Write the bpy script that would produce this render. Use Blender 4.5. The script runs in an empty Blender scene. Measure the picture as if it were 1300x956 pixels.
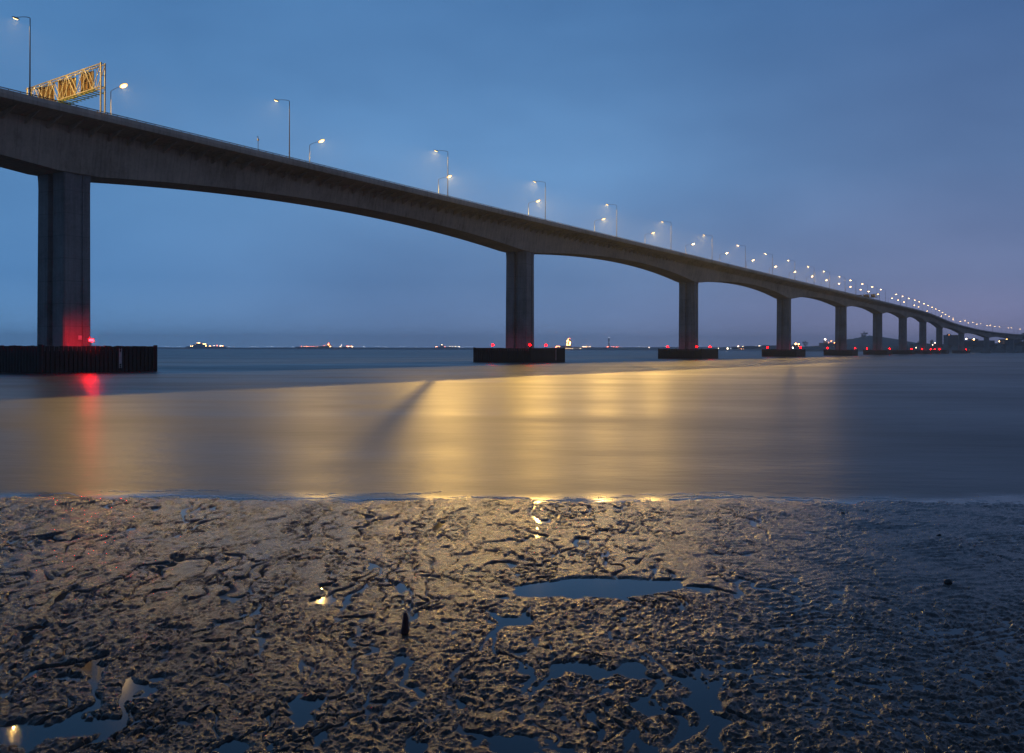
import bpy, bmesh, math, random
import numpy as np
from mathutils import Vector, Matrix

random.seed(7)
rng = np.random.RandomState(11)
S = bpy.context.scene
COL = S.collection

# ------------------------------------------------------------------ camera and survey of the place
F, HZ, CAMZ, ROLL = 1200.0, 443.3, 5.1, 0.0030        # survey: focal length and horizon in a 1300 px wide frame
def at(px, py, D):                                     # a bearing and a distance -> a point of the place
    x = px + (py - 444) * ROLL; y = py - (px - 650) * ROLL
    return Vector(((x - 650) / F * D, D, CAMZ + (HZ - y) * D / F))

# ------------------------------------------------------------------ helpers
def link(o, parent=None):
    COL.objects.link(o)
    if parent is not None: o.parent = parent
    return o
def tag(o, label=None, cat=None, group=None, kind=None):
    if label: o['label'] = label
    if cat: o['category'] = cat
    if group: o['group'] = group
    if kind: o['kind'] = kind
    return o
def empty(name, loc=(0, 0, 0), rz=0.0, sc=1.0):
    o = bpy.data.objects.new(name, None); link(o)
    o.location = loc; o.rotation_euler = (0, 0, rz)
    o.scale = (sc, sc, sc) if not hasattr(sc, '__len__') else sc
    o.empty_display_size = 0.2
    return o

class MB:
    """collects shapes; build() links them as one mesh object"""
    def __init__(self): self.v = []; self.f = []
    def add(self, vs, fs):
        b = len(self.v); self.v += [tuple(p) for p in vs]; self.f += [tuple(i + b for i in q) for q in fs]
    def box(self, c, s, rz=0.0):
        cx, cy, cz = c; a, b, h = s[0] / 2, s[1] / 2, s[2] / 2
        ca, sa = math.cos(rz), math.sin(rz); vs = []
        for dz in (-h, h):
            for dx, dy in ((-a, -b), (a, -b), (a, b), (-a, b)):
                vs.append((cx + dx * ca - dy * sa, cy + dx * sa + dy * ca, cz + dz))
        self.add(vs, [(3, 2, 1, 0), (4, 5, 6, 7), (0, 1, 5, 4), (1, 2, 6, 5), (2, 3, 7, 6), (3, 0, 4, 7)])
    def tube(self, pts, rad, n=6, cap=True):
        pts = [Vector(p) for p in pts]
        if not hasattr(rad, '__len__'): rad = [rad] * len(pts)
        vs = []; fs = []
        for i, p in enumerate(pts):
            d = (pts[min(i + 1, len(pts) - 1)] - pts[max(i - 1, 0)]).normalized()
            a = d.cross(Vector((0, 0, 1)) if abs(d.z) < .9 else Vector((1, 0, 0))).normalized(); b = d.cross(a)
            for k in range(n):
                t = 2 * math.pi * k / n
                vs.append(p + (a * math.cos(t) + b * math.sin(t)) * rad[i])
        for i in range(len(pts) - 1):
            for k in range(n):
                k2 = (k + 1) % n
                fs.append((i * n + k, i * n + k2, (i + 1) * n + k2, (i + 1) * n + k))
        if cap:
            fs.append(tuple(range(n - 1, -1, -1))); m = (len(pts) - 1) * n
            fs.append(tuple(m + k for k in range(n)))
        self.add(vs, fs)
    def dome(self, c, r, n=10, m=4, down=True, full=False):
        cx, cy, cz = c; vs = []; fs = []
        lo = -math.pi / 2 if full else 0
        rows = m * 2 if full else m
        for i in range(rows + 1):
            e = lo + (math.pi / 2 - lo) * i / rows
            for k in range(n):
                t = 2 * math.pi * k / n
                z = math.sin(e) * r[2]
                vs.append((cx + math.cos(e) * math.cos(t) * r[0], cy + math.cos(e) * math.sin(t) * r[1], cz - z if down else cz + z))
        for i in range(rows):
            for k in range(n):
                k2 = (k + 1) % n; fs.append((i * n + k, i * n + k2, (i + 1) * n + k2, (i + 1) * n + k))
        self.add(vs, fs)
    def prism(self, poly, z0, z1):
        n = len(poly)
        vs = [(x, y, z0) for x, y in poly] + [(x, y, z1) for x, y in poly]
        fs = [tuple(range(n - 1, -1, -1)), tuple(range(n, 2 * n))]
        fs += [(i, (i + 1) % n, n + (i + 1) % n, n + i) for i in range(n)]
        self.add(vs, fs)
    def mesh(self, name, mat, smooth=False):
        me = bpy.data.meshes.new(name); me.from_pydata(self.v, [], self.f)
        bm = bmesh.new(); bm.from_mesh(me); bmesh.ops.recalc_face_normals(bm, faces=bm.faces); bm.to_mesh(me); bm.free()
        me.materials.append(mat)
        if smooth: me.shade_smooth()
        return me
    def build(self, name, mat, parent=None, smooth=False):
        return link(bpy.data.objects.new(name, self.mesh(name, mat, smooth)), parent)
def inst(name, me, parent=None, loc=(0, 0, 0), rz=0.0):
    o = bpy.data.objects.new(name, me); link(o, parent); o.location = loc; o.rotation_euler = (0, 0, rz)
    return o
def grid_mesh(name, X, Y, Z, mat, smooth=True):
    r, c = X.shape
    me = bpy.data.meshes.new(name)
    co = np.stack([X, Y, Z], -1).reshape(-1, 3).astype(np.float32)
    idx = np.arange(r * c).reshape(r, c)
    q = np.stack([idx[:-1, :-1], idx[:-1, 1:], idx[1:, 1:], idx[1:, :-1]], -1).reshape(-1, 4).astype(np.int32)
    me.vertices.add(len(co)); me.vertices.foreach_set('co', co.ravel())
    me.loops.add(q.size); me.loops.foreach_set('vertex_index', q.ravel())
    me.polygons.add(len(q)); me.polygons.foreach_set('loop_start', np.arange(0, q.size, 4, dtype=np.int32))
    me.update(calc_edges=True); me.validate()
    me.materials.append(mat)
    if smooth: me.shade_smooth()
    return me

# gradient noise on arrays
PERM = rng.permutation(4096)
GA = rng.rand(4096) * 2 * np.pi; GX, GY = np.cos(GA), np.sin(GA)
def noise(x, y):
    x0 = np.floor(x).astype(np.int64); y0 = np.floor(y).astype(np.int64)
    fx = x - x0; fy = y - y0
    u = fx * fx * fx * (fx * (fx * 6 - 15) + 10); v = fy * fy * fy * (fy * (fy * 6 - 15) + 10)
    def g(ix, iy, dx, dy):
        h = PERM[(PERM[ix & 4095] + iy) & 4095]; return GX[h] * dx + GY[h] * dy
    a = g(x0, y0, fx, fy); b = g(x0 + 1, y0, fx - 1, fy); c = g(x0, y0 + 1, fx, fy - 1); d = g(x0 + 1, y0 + 1, fx - 1, fy - 1)
    return ((a + u * (b - a)) + v * ((c + u * (d - c)) - (a + u * (b - a)))) * 1.5
def fbm(x, y, o=4, g=.5):
    s = 0; a = 1; t = 0
    for i in range(o):
        s = s + a * noise(x * 2 ** i + 17.3 * i, y * 2 ** i - 9.1 * i); t += a; a *= g
    return s / t
def sst(a, b, x):
    t = np.clip((x - a) / (b - a), 0, 1); return t * t * (3 - 2 * t)

# ------------------------------------------------------------------ materials
class NT:
    def __init__(self, name):
        self.m = bpy.data.materials.new(name); self.m.use_nodes = True
        self.t = self.m.node_tree; self.n = self.t.nodes; self.p = self.n['Principled BSDF']
    def node(self, t, **k):
        o = self.n.new(t)
        for a, b in k.items(): setattr(o, a, b)
        return o
    def l(self, a, b): self.t.links.new(a, b)
    def setp(self, **k):
        for a, b in k.items():
            i = self.p.inputs[a.replace('_', ' ')]
            i.default_value = (*b, 1) if hasattr(b, '__len__') and len(b) == 3 else b
    def noise(self, scale, detail=3, vec=None, rough=.5):
        o = self.node('ShaderNodeTexNoise'); o.inputs['Scale'].default_value = scale; o.inputs['Detail'].default_value = detail
        o.inputs['Roughness'].default_value = rough
        if vec is not None: self.l(vec, o.inputs['Vector'])
        return o.outputs['Fac']
    def ramp(self, fac, stops):
        o = self.node('ShaderNodeValToRGB'); self.l(fac, o.inputs['Fac']); e = o.color_ramp.elements
        while len(e) < len(stops): e.new(.5)
        for i, (p, c) in enumerate(stops):
            e[i].position = p; e[i].color = (*c, 1) if hasattr(c, '__len__') else (c, c, c, 1)
        return o.outputs['Color']
    def math(self, op, a, b=None, c=None, clamp=False):
        o = self.node('ShaderNodeMath', operation=op, use_clamp=clamp)
        for i, q in enumerate((a, b, c)):
            if q is None: continue
            if hasattr(q, 'is_linked'): self.l(q, o.inputs[i])
            else: o.inputs[i].default_value = q
        return o.outputs[0]
    def mix(self, fac, a, b):
        o = self.node('ShaderNodeMix', data_type='RGBA')
        for i, q in ((0, fac), (6, a), (7, b)):
            if hasattr(q, 'is_linked'): self.l(q, o.inputs[i])
            else: o.inputs[i].default_value = (*q, 1) if hasattr(q, '__len__') else q
        return o.outputs[2]
    def coord(self, kind='Object', scale=(1, 1, 1), rot=(0, 0, 0)):
        tc = self.node('ShaderNodeTexCoord'); mp = self.node('ShaderNodeMapping')
        mp.inputs['Scale'].default_value = scale; mp.inputs['Rotation'].default_value = rot
        self.l(tc.outputs[kind], mp.inputs['Vector']); return mp.outputs['Vector']
    def bump(self, h, strength=.5, dist=.05, normal=None):
        o = self.node('ShaderNodeBump'); o.inputs['Strength'].default_value = strength; o.inputs['Distance'].default_value = dist
        self.l(h, o.inputs['Height'])
        if normal is not None: self.l(normal, o.inputs['Normal'])
        return o.outputs['Normal']

def simple(name, col, rough=.6, metal=0.0, var=.25, scale=2.0):
    t = NT(name); v = t.coord()
    f = t.noise(scale, 5, v, .6)
    d = [c * (1 - var) for c in col]; b = [min(1, c * (1 + var)) for c in col]
    t.l(t.ramp(f, [(.3, d), (.7, b)]), t.p.inputs['Base Color'])
    t.setp(Roughness=rough, Metallic=metal)
    return t.m
def emis(name, col, strength, samp='NONE'):
    t = NT(name); t.setp(Base_Color=(.02, .02, .02), Emission_Color=col, Emission_Strength=strength); t.m.cycles.emission_sampling = samp
    return t.m

def concrete(name, col, streak=True):
    t = NT(name)
    big = t.noise(.11, 6, t.coord(scale=(1, .5, 1)), .62)
    fine = t.noise(1.7, 6, t.coord(), .7)
    stk = t.noise(.7, 5, t.coord(scale=(1.4, 1.4, .06)), .65)     # rain streaks run down the faces
    k = t.math('ADD', t.math('MULTIPLY', big, .45), t.math('ADD', t.math('MULTIPLY', fine, .2), t.math('MULTIPLY', stk, .35)))
    c = t.ramp(k, [(.34, [q * .42 for q in col]), (.5, col), (.64, [min(1, q * 1.38) for q in col])])
    # cast segment joints, every 4.8 m of the bridge's length
    tc = t.node('ShaderNodeTexCoord'); sp = t.node('ShaderNodeSeparateXYZ'); t.l(tc.outputs['Object'], sp.inputs[0])
    fr = t.math('FRACT', t.math('DIVIDE', sp.outputs[1 if streak else 2], 4.8))
    j = t.math('LESS_THAN', fr, .035)
    t.l(t.mix(t.math('MULTIPLY', j, .32), c, [q * .35 for q in col]), t.p.inputs['Base Color'])
    t.setp(Roughness=.8)
    t.l(t.bump(fine, .25, .03), t.p.inputs['Normal'])
    return t.m

M = {}
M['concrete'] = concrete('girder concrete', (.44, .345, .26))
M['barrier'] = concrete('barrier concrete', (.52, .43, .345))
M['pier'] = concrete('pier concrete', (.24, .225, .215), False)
M['asphalt'] = simple('deck asphalt', (.05, .05, .052), .85, 0, .2, .5)
M['rail'] = simple('dark painted rail', (.035, .035, .035), .5, .3)
M['galv'] = simple('galvanised steel', (.42, .40, .34), .5, .35, .15, 3)
M['pole'] = simple('dull weathered pole', (.06, .06, .058), .6, .2, .15, 1)
M['housing'] = simple('lamp housing grey', (.2, .2, .2), .45, .3)
M['timber'] = simple('tarred timber', (.014, .011, .011), .75, 0, .5, 3)
M['wale'] = simple('dark wet wale timber', (.02, .015, .014), .7, 0, .4, 2)
M['cap'] = simple('pile cap concrete', (.28, .26, .25), .85, 0, .3, .6)
M['pale_paint'] = simple('chalky pale paint', (.5, .5, .5), .6, 0, .2, 4)
M['brown_board'] = simple('sign back aluminium browned', (.15, .095, .045), .6, .2, .3, 1.5)
M['green_board'] = simple('sign green', (.02, .16, .05), .45, 0, .1, 1)
M['grate'] = simple('walkway grating', (.10, .20, .07), .6, .4)  # green painted in for light reflected off the green signs
M['dark_post'] = simple('dark post', (.04, .04, .045), .5)
M['red_wood'] = simple('red stained wood', (.07, .012, .008), .6, 0, .4, 12)
M['rock'] = simple('wet dark rock', (.03, .027, .025), .4, 0, .4, 9)
M['bark'] = simple('bark', (.04, .03, .022), .9)
M['far_build'] = simple('far dark building', (.06, .06, .062), .8, 0, .3, .05)
M['far_build_pale'] = simple('far pale building', (.16, .14, .12), .8, 0, .3, .05)

LENS = 5.0
M['lens'] = emis('sodium lamp lens', (1.0, .66, .24), LENS)
M['glare'] = emis('lit amber refractor bowl', (1.0, .48, .12), 1.9)  # glowing bowl added to imitate the glare round each lamp
M['lens_mid'] = emis('warm lamp lens of the mid bridge', (1.0, .62, .22), 24)
M['lens_far'] = emis('warm lamp lens of the far bridge', (1.0, .60, .22), 16)
M['sign_lamp'] = emis('sign lamp tube', (1.0, .70, .26), 42, 'AUTO')
M['red'] = emis('red lantern', (1.0, .0004, .0010), 60, 'AUTO')
M['red_strong'] = emis('strong red lantern', (1.0, .0005, .0010), 560, 'AUTO')
M['far_gold'] = emis('far golden lamp', (1.0, .52, .16), 34)
M['far_white'] = emis('far white lamp', (1.0, .74, .50), 20)
M['far_pale'] = emis('far pale lamp', (.75, .82, 1.0), 3.5)
M['far_red'] = emis('far reddish lamp', (1.0, .16, .08), 32)
M['far_orange'] = emis('far orange lamp', (1.0, .32, .08), 36)

def hillmat(name, col):
    t = NT(name); f = t.noise(.03, 6, t.coord(), .6)
    t.l(t.ramp(f, [(.35, [c * .6 for c in col]), (.65, [c * 1.3 for c in col])]), t.p.inputs['Base Color']); t.setp(Roughness=.95); return t.m
M['shore'] = hillmat('far shore scrub', (.05, .06, .045))
M['hill'] = hillmat('dark hill scrub', (.045, .055, .04))

def leafmat():
    t = NT('tree leaves'); f = t.noise(.35, 4, t.coord('Object'), .6)
    t.l(t.ramp(f, [(.3, (.02, .032, .016)), (.7, (.06, .085, .035))]), t.p.inputs['Base Color']); t.setp(Roughness=.8); return t.m
M['leaf'] = leafmat()

# water: calm film in the pools of the flat, softened running water beyond the shoreline
def watermat():
    t = NT('tidal water')
    geo = t.node('ShaderNodeNewGeometry'); sp = t.node('ShaderNodeSeparateXYZ'); t.l(geo.outputs['Position'], sp.inputs[0])
    wob = t.noise(.28, 4, geo.outputs['Position'], .55)
    yy = t.math('ADD', sp.outputs[1], t.math('MULTIPLY', t.math('SUBTRACT', wob, .5), 4.5))
    mr = t.node('ShaderNodeMapRange', interpolation_type='SMOOTHSTEP'); t.l(yy, mr.inputs[0])
    mr.inputs[1].default_value = 30.2; mr.inputs[2].default_value = 34.5
    m = mr.outputs[0]
    # streaky surface
    mp = t.node('ShaderNodeMapping'); t.l(geo.outputs['Position'], mp.inputs['Vector'])
    mp.inputs['Rotation'].default_value = (0, 0, math.radians(6)); mp.inputs['Scale'].default_value = (.45, 1.0, 1)
    w1 = t.noise(.85, 5, mp.outputs[0], .62)
    w2 = t.noise(.10, 4, mp.outputs[0], .6)
    mp2 = t.node('ShaderNodeMapping'); t.l(geo.outputs['Position'], mp2.inputs['Vector']); mp2.inputs['Scale'].default_value = (.18, 1.0, 1)
    w3 = t.noise(.028, 3, mp2.outputs[0], .6)
    rs = t.math('ADD', .385, t.math('ADD', t.math('MULTIPLY', t.math('SUBTRACT', w3, .5), .30), t.math('MULTIPLY', t.math('SUBTRACT', w2, .5), .22)))
    mx = t.node('ShaderNodeMix'); t.l(m, mx.inputs[0]); mx.inputs[2].default_value = .05; t.l(rs, mx.inputs[3])
    t.l(mx.outputs[0], t.p.inputs['Roughness'])
    h = t.math('ADD', t.math('MULTIPLY', w1, .045), t.math('MULTIPLY', w2, .03))
    bp = t.node('ShaderNodeBump'); t.l(h, bp.inputs['Height']); t.l(m, bp.inputs['Strength']); bp.inputs['Distance'].default_value = 1.0
    t.l(bp.outputs['Normal'], t.p.inputs['Normal'])
    # foam film where the wavelets run out
    fm = t.node('ShaderNodeMapping'); t.l(geo.outputs['Position'], fm.inputs['Vector']); fm.inputs['Scale'].default_value = (.35, 1.1, 1); fm.inputs['Rotation'].default_value = (0, 0, math.radians(-9))
    fn = t.noise(1.5, 7, fm.outputs[0], .68)
    band = t.math('MULTIPLY', t.math('SMOOTH_MIN', 1.0, t.math('DIVIDE', t.math('SUBTRACT', sp.outputs[1], 30.2), .8), .2, clamp=True), t.math('SUBTRACT', 1.0, t.math('DIVIDE', t.math('SUBTRACT', sp.outputs[1], 31.2), 3.4, clamp=True), clamp=True), clamp=True)
    th = t.node('ShaderNodeMapRange', interpolation_type='SMOOTHSTEP'); t.l(fn, th.inputs[0]); th.inputs[1].default_value = .52; th.inputs[2].default_value = .70
    foam = t.math('MULTIPLY', th.outputs[0], t.math('MULTIPLY', band, .55))
    base = t.mix(m, (.008, .012, .016), (.030, .034, .034))
    t.l(t.mix(foam, base, (.62, .64, .66)), t.p.inputs['Base Color'])
    tg = t.node('ShaderNodeCombineXYZ'); tg.inputs[0].default_value = 1; t.l(tg.outputs[0], t.p.inputs['Tangent']); t.l(t.math('MULTIPLY', m, .30), t.p.inputs['Anisotropic'])   # drifting wavelets spread light sideways
    t.setp(IOR=1.333)
    return t.m
M['water'] = watermat()

def mudmat():
    t = NT('wet tidal mud')
    geo = t.node('ShaderNodeNewGeometry'); P = geo.outputs['Position']
    big = t.noise(.7, 5, P, .6); mid = t.noise(9, 6, P, .68); fine = t.noise(42, 5, P, .7)
    k = t.math('ADD', t.math('MULTIPLY', big, .5), t.math('MULTIPLY', mid, .5))
    t.l(t.ramp(k, [(.32, (.009, .006, .004)), (.5, (.024, .017, .010)), (.66, (.050, .035, .021))]), t.p.inputs['Base Color'])
    r = t.math('ADD', .225, t.math('MULTIPLY', t.math('SUBTRACT', mid, .5), .5), clamp=True)
    t.l(t.math('MAXIMUM', r, .10), t.p.inputs['Roughness'])
    h = t.math('ADD', t.math('MULTIPLY', mid, .55), t.math('MULTIPLY', fine, .28))
    t.l(t.bump(h, .7, .035), t.p.inputs['Normal'])
    t.setp(IOR=1.37)
    return t.m
M['mud'] = mudmat()
M['foam'] = simple('sea foam', (.9, .9, .88), .7, 0, .12, 6)

# ------------------------------------------------------------------ water and tidal flat
def sheet(name, x0, x1, y0, y1, z, mat):
    me = bpy.data.meshes.new(name); me.from_pydata([(x0, y0, z), (x1, y0, z), (x1, y1, z), (x0, y1, z)], [], [(0, 1, 2, 3)])
    me.materials.append(mat); return link(bpy.data.objects.new(name, me))
tag(sheet('water', -9000, 9000, -300, 9600, 0, M['water']), 'smooth dusk river water with golden lamp reflections and calm tidal pools', 'water', kind='structure')

ys = [6.0]
while ys[-1] < 34.5:
    y = ys[-1]; ys.append(y + min(.11, max(.02, .62 * y * y / 4820)))
ys = np.array(ys); ks = np.linspace(-.80, .80, 1250)
Y, K = np.meshgrid(ys, ks, indexing='ij'); X = K * Y
def mud_height(X, Y):
    wx = X + .55 * fbm(X * .5, Y * .5, 3); wy = Y + .55 * fbm(X * .5 + 40, Y * .5 - 13, 3)
    near = 1 - sst(17.5, 21.5, Y + 1.2 * fbm(X * .3, Y * .3 + 7, 2))         # broken clods towards the viewer
    right = sst(.10, .34, X / Y + .10 * fbm(X * .35 + 3, Y * .35, 3))         # wetter, rippled sand on the right
    edge = 31.0 + 1.3 * fbm(X * .20, Y * 0 + 3.3, 4) + .35 * fbm(X * 1.2, Y * 0 + 8, 3)
    h = .050 - .017 * near - .018 * right + .012 * near * (1 - sst(-.42, -.16, X / Y))
    h = h + .020 * fbm(wx * .55, wy * .45, 3)
    # smooth plates cut by small winding run-off channels
    q = np.abs(noise(wx * 1.25 + .35 * noise(wx * 2.2, wy * 1.1), wy * .20 + 5)) ; g = sst(-.25, .25, noise(X * .33 + 9, Y * .27))
    ch = np.exp(-(q / (.050 + .02 * near)) ** 3) * (.25 + .75 * g)
    q2 = np.abs(noise(wx * 2.5 + 31 + .5 * noise(wx * 3.1, wy * 1.9), wy * .62 + 2)); g2 = sst(.0, .4, noise(X * .6 + 19, Y * .5 + 4))
    ch2 = np.exp(-(q2 / .055) ** 3) * g2
    # diagonal ripple marks on the left and towards the water
    rip = np.sin((X * .62 + Y * .55 + .9 * fbm(X * .6, Y * .6 + 3, 3)) * 2 * math.pi / .62)
    left = sst(-.12, -.42, X / Y) if False else 1 - sst(-.46, -.16, X / Y)
    h = h + .014 * rip * left * sst(20, 24, Y)
    rip2 = np.sin((-X * .30 + Y * .95 + 1.1 * fbm(X * .5 + 6, Y * .5, 3)) * 2 * math.pi / .36)
    h = h + .015 * rip2 * right * (.4 + .6 * sst(-.2, .3, noise(X * .5, Y * .5)))
    # clods and grit
    cl = fbm(X * 4.0, Y * 2.9 + 11, 4, .58); h = h + (.012 + .034 * near * (.35 + 1.3 * sst(-.35, .45, fbm(X * .45 + 8, Y * .4 + 2, 2)))) * cl
    h = h + (.010 + .026 * near) * fbm(X * 9, Y * 7, 3, .6)
    h = h + (.002 + .007 * near) * fbm(X * 24, Y * 17, 2)
    pit = np.clip(noise(X * 3.4 + 5, Y * 2.3) - .42, 0, 1); h = h - .14 * pit * (1 - right)
    q3 = np.abs(noise(wx * 5.2 + 3 + .6 * noise(wx * 6, wy * 4), wy * 1.9 + 12)); ch3 = np.exp(-(q3 / .075) ** 2) * sst(-.1, .35, noise(X * .9 + 2, Y * .5 + 14))
    cc = np.clip((ch + .8 * ch2 + .55 * ch3) * (1 - .7 * right), 0, 1); h = h * (1 - cc) - .055 * cc
    # the long pool
    s = np.clip((X + .35) / 4.5, 0, 1); cy = 19.75 + 1.25 * s * s + .25 * np.sin(s * 5)
    wd = .16 + .62 * np.sin(np.pi * np.clip(s * .93 + .05, 0, 1)) ** 1.2
    d = np.maximum(np.abs(Y - cy) / wd, np.abs(X - 1.85) / 1.75) + .35 * fbm(X * 1.6, Y * 1.6 + 5, 3)
    h = np.where(d < 1.35, np.minimum(h, -.03 + .075 * sst(.8, 1.35, d) + .01 * cl), h)
    # runs under the sea beyond the waterline
    h = h - .16 * sst(-.2, 3.2, Y - edge) - .5 * sst(2.5, 3.5, Y - edge)
    return h
Z = mud_height(X, Y)
mud = link(bpy.data.objects.new('tidal_mud', grid_mesh('tidal_mud', X, Y, Z, M['mud'])))
tag(mud, 'wet brown tidal mud with winding cracks, clods and pools in the foreground', 'mud', kind='structure')
def mud_z(x, y): return float(mud_height(np.array([[x]]), np.array([[y]]))[0, 0])

# foam strands at the waterline
fb = MB()
fx = np.linspace(-24, 24, 1200); fyy = np.linspace(28.0, 34.2, 260); FXX, FYY = np.meshgrid(fx, fyy, indexing='ij')
fh = mud_height(FXX, FYY); above = fh > .004
edge_y = np.array([fyy[np.where(a)[0][-1]] if a.any() else 30. for a in above])
edge_y = np.convolve(np.pad(edge_y, 6, mode='edge'), np.ones(13) / 13, mode='valid')
def strand(x0, ln, d, wmax):
    n = max(6, int(ln / .05)); xs = x0 + np.linspace(0, ln, n); sd = random.random() * 200
    ye = np.interp(xs, fx, edge_y) + d + .16 * fbm(xs * .9 + sd, xs * 0 + sd, 3) + .05 * fbm(xs * 5 + sd, xs * 0 + 3, 2)
    w = wmax * np.clip(.18 + 1.5 * fbm(xs * 1.9 + sd, xs * 0 + sd + 9, 4), 0, 1) * np.sin(np.linspace(0, math.pi, n)) ** .5
    vs = []; fs = []
    for k in range(n):
        for q, hh in ((-1, -.002), (-.5, .011), (.5, .012), (1, -.002)): vs.append((xs[k], ye[k] + q * w[k], hh))
    for k in range(n - 1):
        if w[k] < .004 and w[k + 1] < .004: continue
        for q in range(3): fs.append((k * 4 + q, (k + 1) * 4 + q, (k + 1) * 4 + q + 1, k * 4 + q + 1))
    fb.add(vs, fs)
for k in range(26): strand(random.uniform(-14, 0), random.uniform(.6, 3.2), random.uniform(-.05, .45), random.uniform(.06, .22))
for k in range(20): strand(random.uniform(-17, 10), random.uniform(.8, 3), random.uniform(.2, 1.6), random.uniform(.03, .12))
for k in range(26): strand(random.uniform(0, 12), random.uniform(.4, 1.8), random.uniform(-.3, .9), random.uniform(.06, .22))
for k in range(10): strand(random.uniform(9, 17), random.uniform(.3, 1.0), random.uniform(-.6, .8), random.uniform(.03, .12))
tag(fb.build('sea_foam', M['foam'], smooth=True), 'thin white strands of foam along the waterline', 'foam', kind='stuff')

# stake and stones on the flat
def ground_at(px, py):
    D = CAMZ * F / (py - (px - 650) * ROLL - HZ); p = at(px, py, D); return p.x, p.y, max(0, mud_z(p.x, p.y))
x, y, z = ground_at(514, 806)
b = MB(); b.tube([(0, 0, -.15), (0, 0, .06), (.01, 0, .17), (.012, 0, .28), (.006, 0, .36), (.0, 0, .385)], [.075, .072, .058, .045, .036, .018], 12)
tag(b.build('stake', M['red_wood'], None, True), 'short dark red wooden stake poking out of a pool in the mud', 'stake').location = (x, y, z)
def rock(px, py, s, label):
    x, y, z = ground_at(px, py); bm = bmesh.new(); bmesh.ops.create_icosphere(bm, subdivisions=3, radius=1)
    o1 = random.random() * 50
    for v in bm.verts:
        f = 1 + .5 * float(fbm(np.array([v.co.x * 1.3 + o1]), np.array([v.co.y * 1.3 + v.co.z * 1.7]), 3)[0])
        v.co = Vector((v.co.x * s[0] * f, v.co.y * s[1] * f, v.co.z * s[2] * f))
    me = bpy.data.meshes.new('rock'); bm.to_mesh(me); bm.free(); me.materials.append(M['rock']); me.shade_smooth()
    o = link(bpy.data.objects.new('rock', me)); o.location = (x, y, z + s[2] * .35); o.rotation_euler = (.1, .25, random.random() * 6)
    tag(o, label, 'rock')
rock(1204, 742, (.085, .07, .075), 'largest black stone sitting in the rippled wet sand on the right')
rock(1192, 681, (.06, .045, .03), 'flat black stone nearer the waterline above the largest black stone')
rock(1070, 653, (.06, .05, .035), 'small dark stone just below the foam on the right')

# ------------------------------------------------------------------ the bridge
P0 = Vector((-96.73, 204.0, 0)); U = Vector((.5075, .8617, 0)).normalized(); N = Vector((U.y, -U.x, 0)); TH = math.atan2(N.y, N.x)
def off(t): return max(0.0, t - 1520) ** 2 / 6890.0
def curve_angle(t): return -math.atan(max(0.0, t - 1520) / 3445.0)
TZ = np.array([-220, -20, 20, 60, 140, 200, 330, 450, 550, 650, 800, 900, 1000, 1070, 1150, 1280, 1365, 1460, 1520, 1600, 1700, 1800, 1900, 2000, 2100, 2200, 2300, 2480])
ZZ = np.array([53.9, 54.6, 54.8, 54.95, 55.2, 55.4, 56.05, 56.5, 56.9, 57.4, 58.1, 58.5, 58.9, 59.2, 59.6, 60.15, 59.8, 58.4, 57.1, 55.2, 52.5, 49.9, 47.2, 45.0, 43.3, 42.3, 41.9, 41.7])
tt = np.arange(-220, 2481, 1.0); zraw = np.interp(tt, TZ, ZZ); ker = np.hanning(81); ker /= ker.sum()
zsm = np.convolve(np.pad(zraw, 40, mode='edge'), ker, mode='valid')
def ztop(t): return float(np.interp(t, tt, zsm))
PIER = [0, 196.7, 388.9, 598.2, 807.4, 1007.4, 1196.4, 1393.6, 1594.6, 1824.9, 2050, 2250]
PALL = [-200] + PIER + [2440]
PDEP = {0: 12.5, 196.7: 12.1, 388.9: 12.8, 598.2: 13.0, 807.4: 11.6}
def soffit(t):
    for a, c in zip(PALL[:-1], PALL[1:]):
        if a <= t <= c: break
    s = min(1, max(0, (t - a) / (c - a)))
    da, dc = PDEP.get(a, 12.2), PDEP.get(c, 12.2); e = da + (dc - da) * s
    k = 1 - abs(2 * s - 1); k = max(0, (k - .05) / .95)
    return ztop(t) - (e - (e - 8.0) * (1 - (1 - k) ** 2))
SL = .032                                             # crossfall of the deck
def bl(n, t, z): return (n + off(t), t, z)            # bridge coordinates: across, along, up
def bw(n, t, z):
    q = P0 + N * (n + off(t)) + U * t; return Vector((q.x, q.y, z))

bridge = empty('bridge', P0, TH)
tag(bridge, 'long grey concrete girder bridge on tall piers curving away to the right over the water', 'bridge')
ts = list(np.arange(-210, 2461, 5.0))
def sweep(name, mat, section, ts=ts, smooth=False):
    """section(t) -> closed list of (n, z)"""
    v = []; f = []; n = len(section(0))
    for t in ts:
        v += [bl(a, t, z) for a, z in section(t)]
    for i in range(len(ts) - 1):
        for k in range(n):
            k2 = (k + 1) % n; f.append((i * n + k, i * n + k2, (i + 1) * n + k2, (i + 1) * n + k))
    f.append(tuple(range(n))); m = (len(ts) - 1) * n; f.append(tuple(m + k for k in reversed(range(n))))
    b = MB(); b.add(v, f); return b
def cz(t, n): return ztop(t) + SL * (n - 12.5)
def girder_sec(t):
    zs = soffit(t)
    return [(12.5, cz(t, 12.5) - 1.15), (12.5, cz(t, 12.5) - 1.95), (12.1, cz(t, 12.1) - 2.1), (6.4, cz(t, 6.4) - 2.95), (5.2, zs), (-5.2, zs), (-6.4, cz(t, -6.4) - 2.95), (-12.1, cz(t, -12.1) - 2.1), (-12.5, cz(t, -12.5) - 1.95), (-12.5, cz(t, -12.5) - 1.15)]
g = sweep('girder', M['concrete'], girder_sec)
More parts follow.
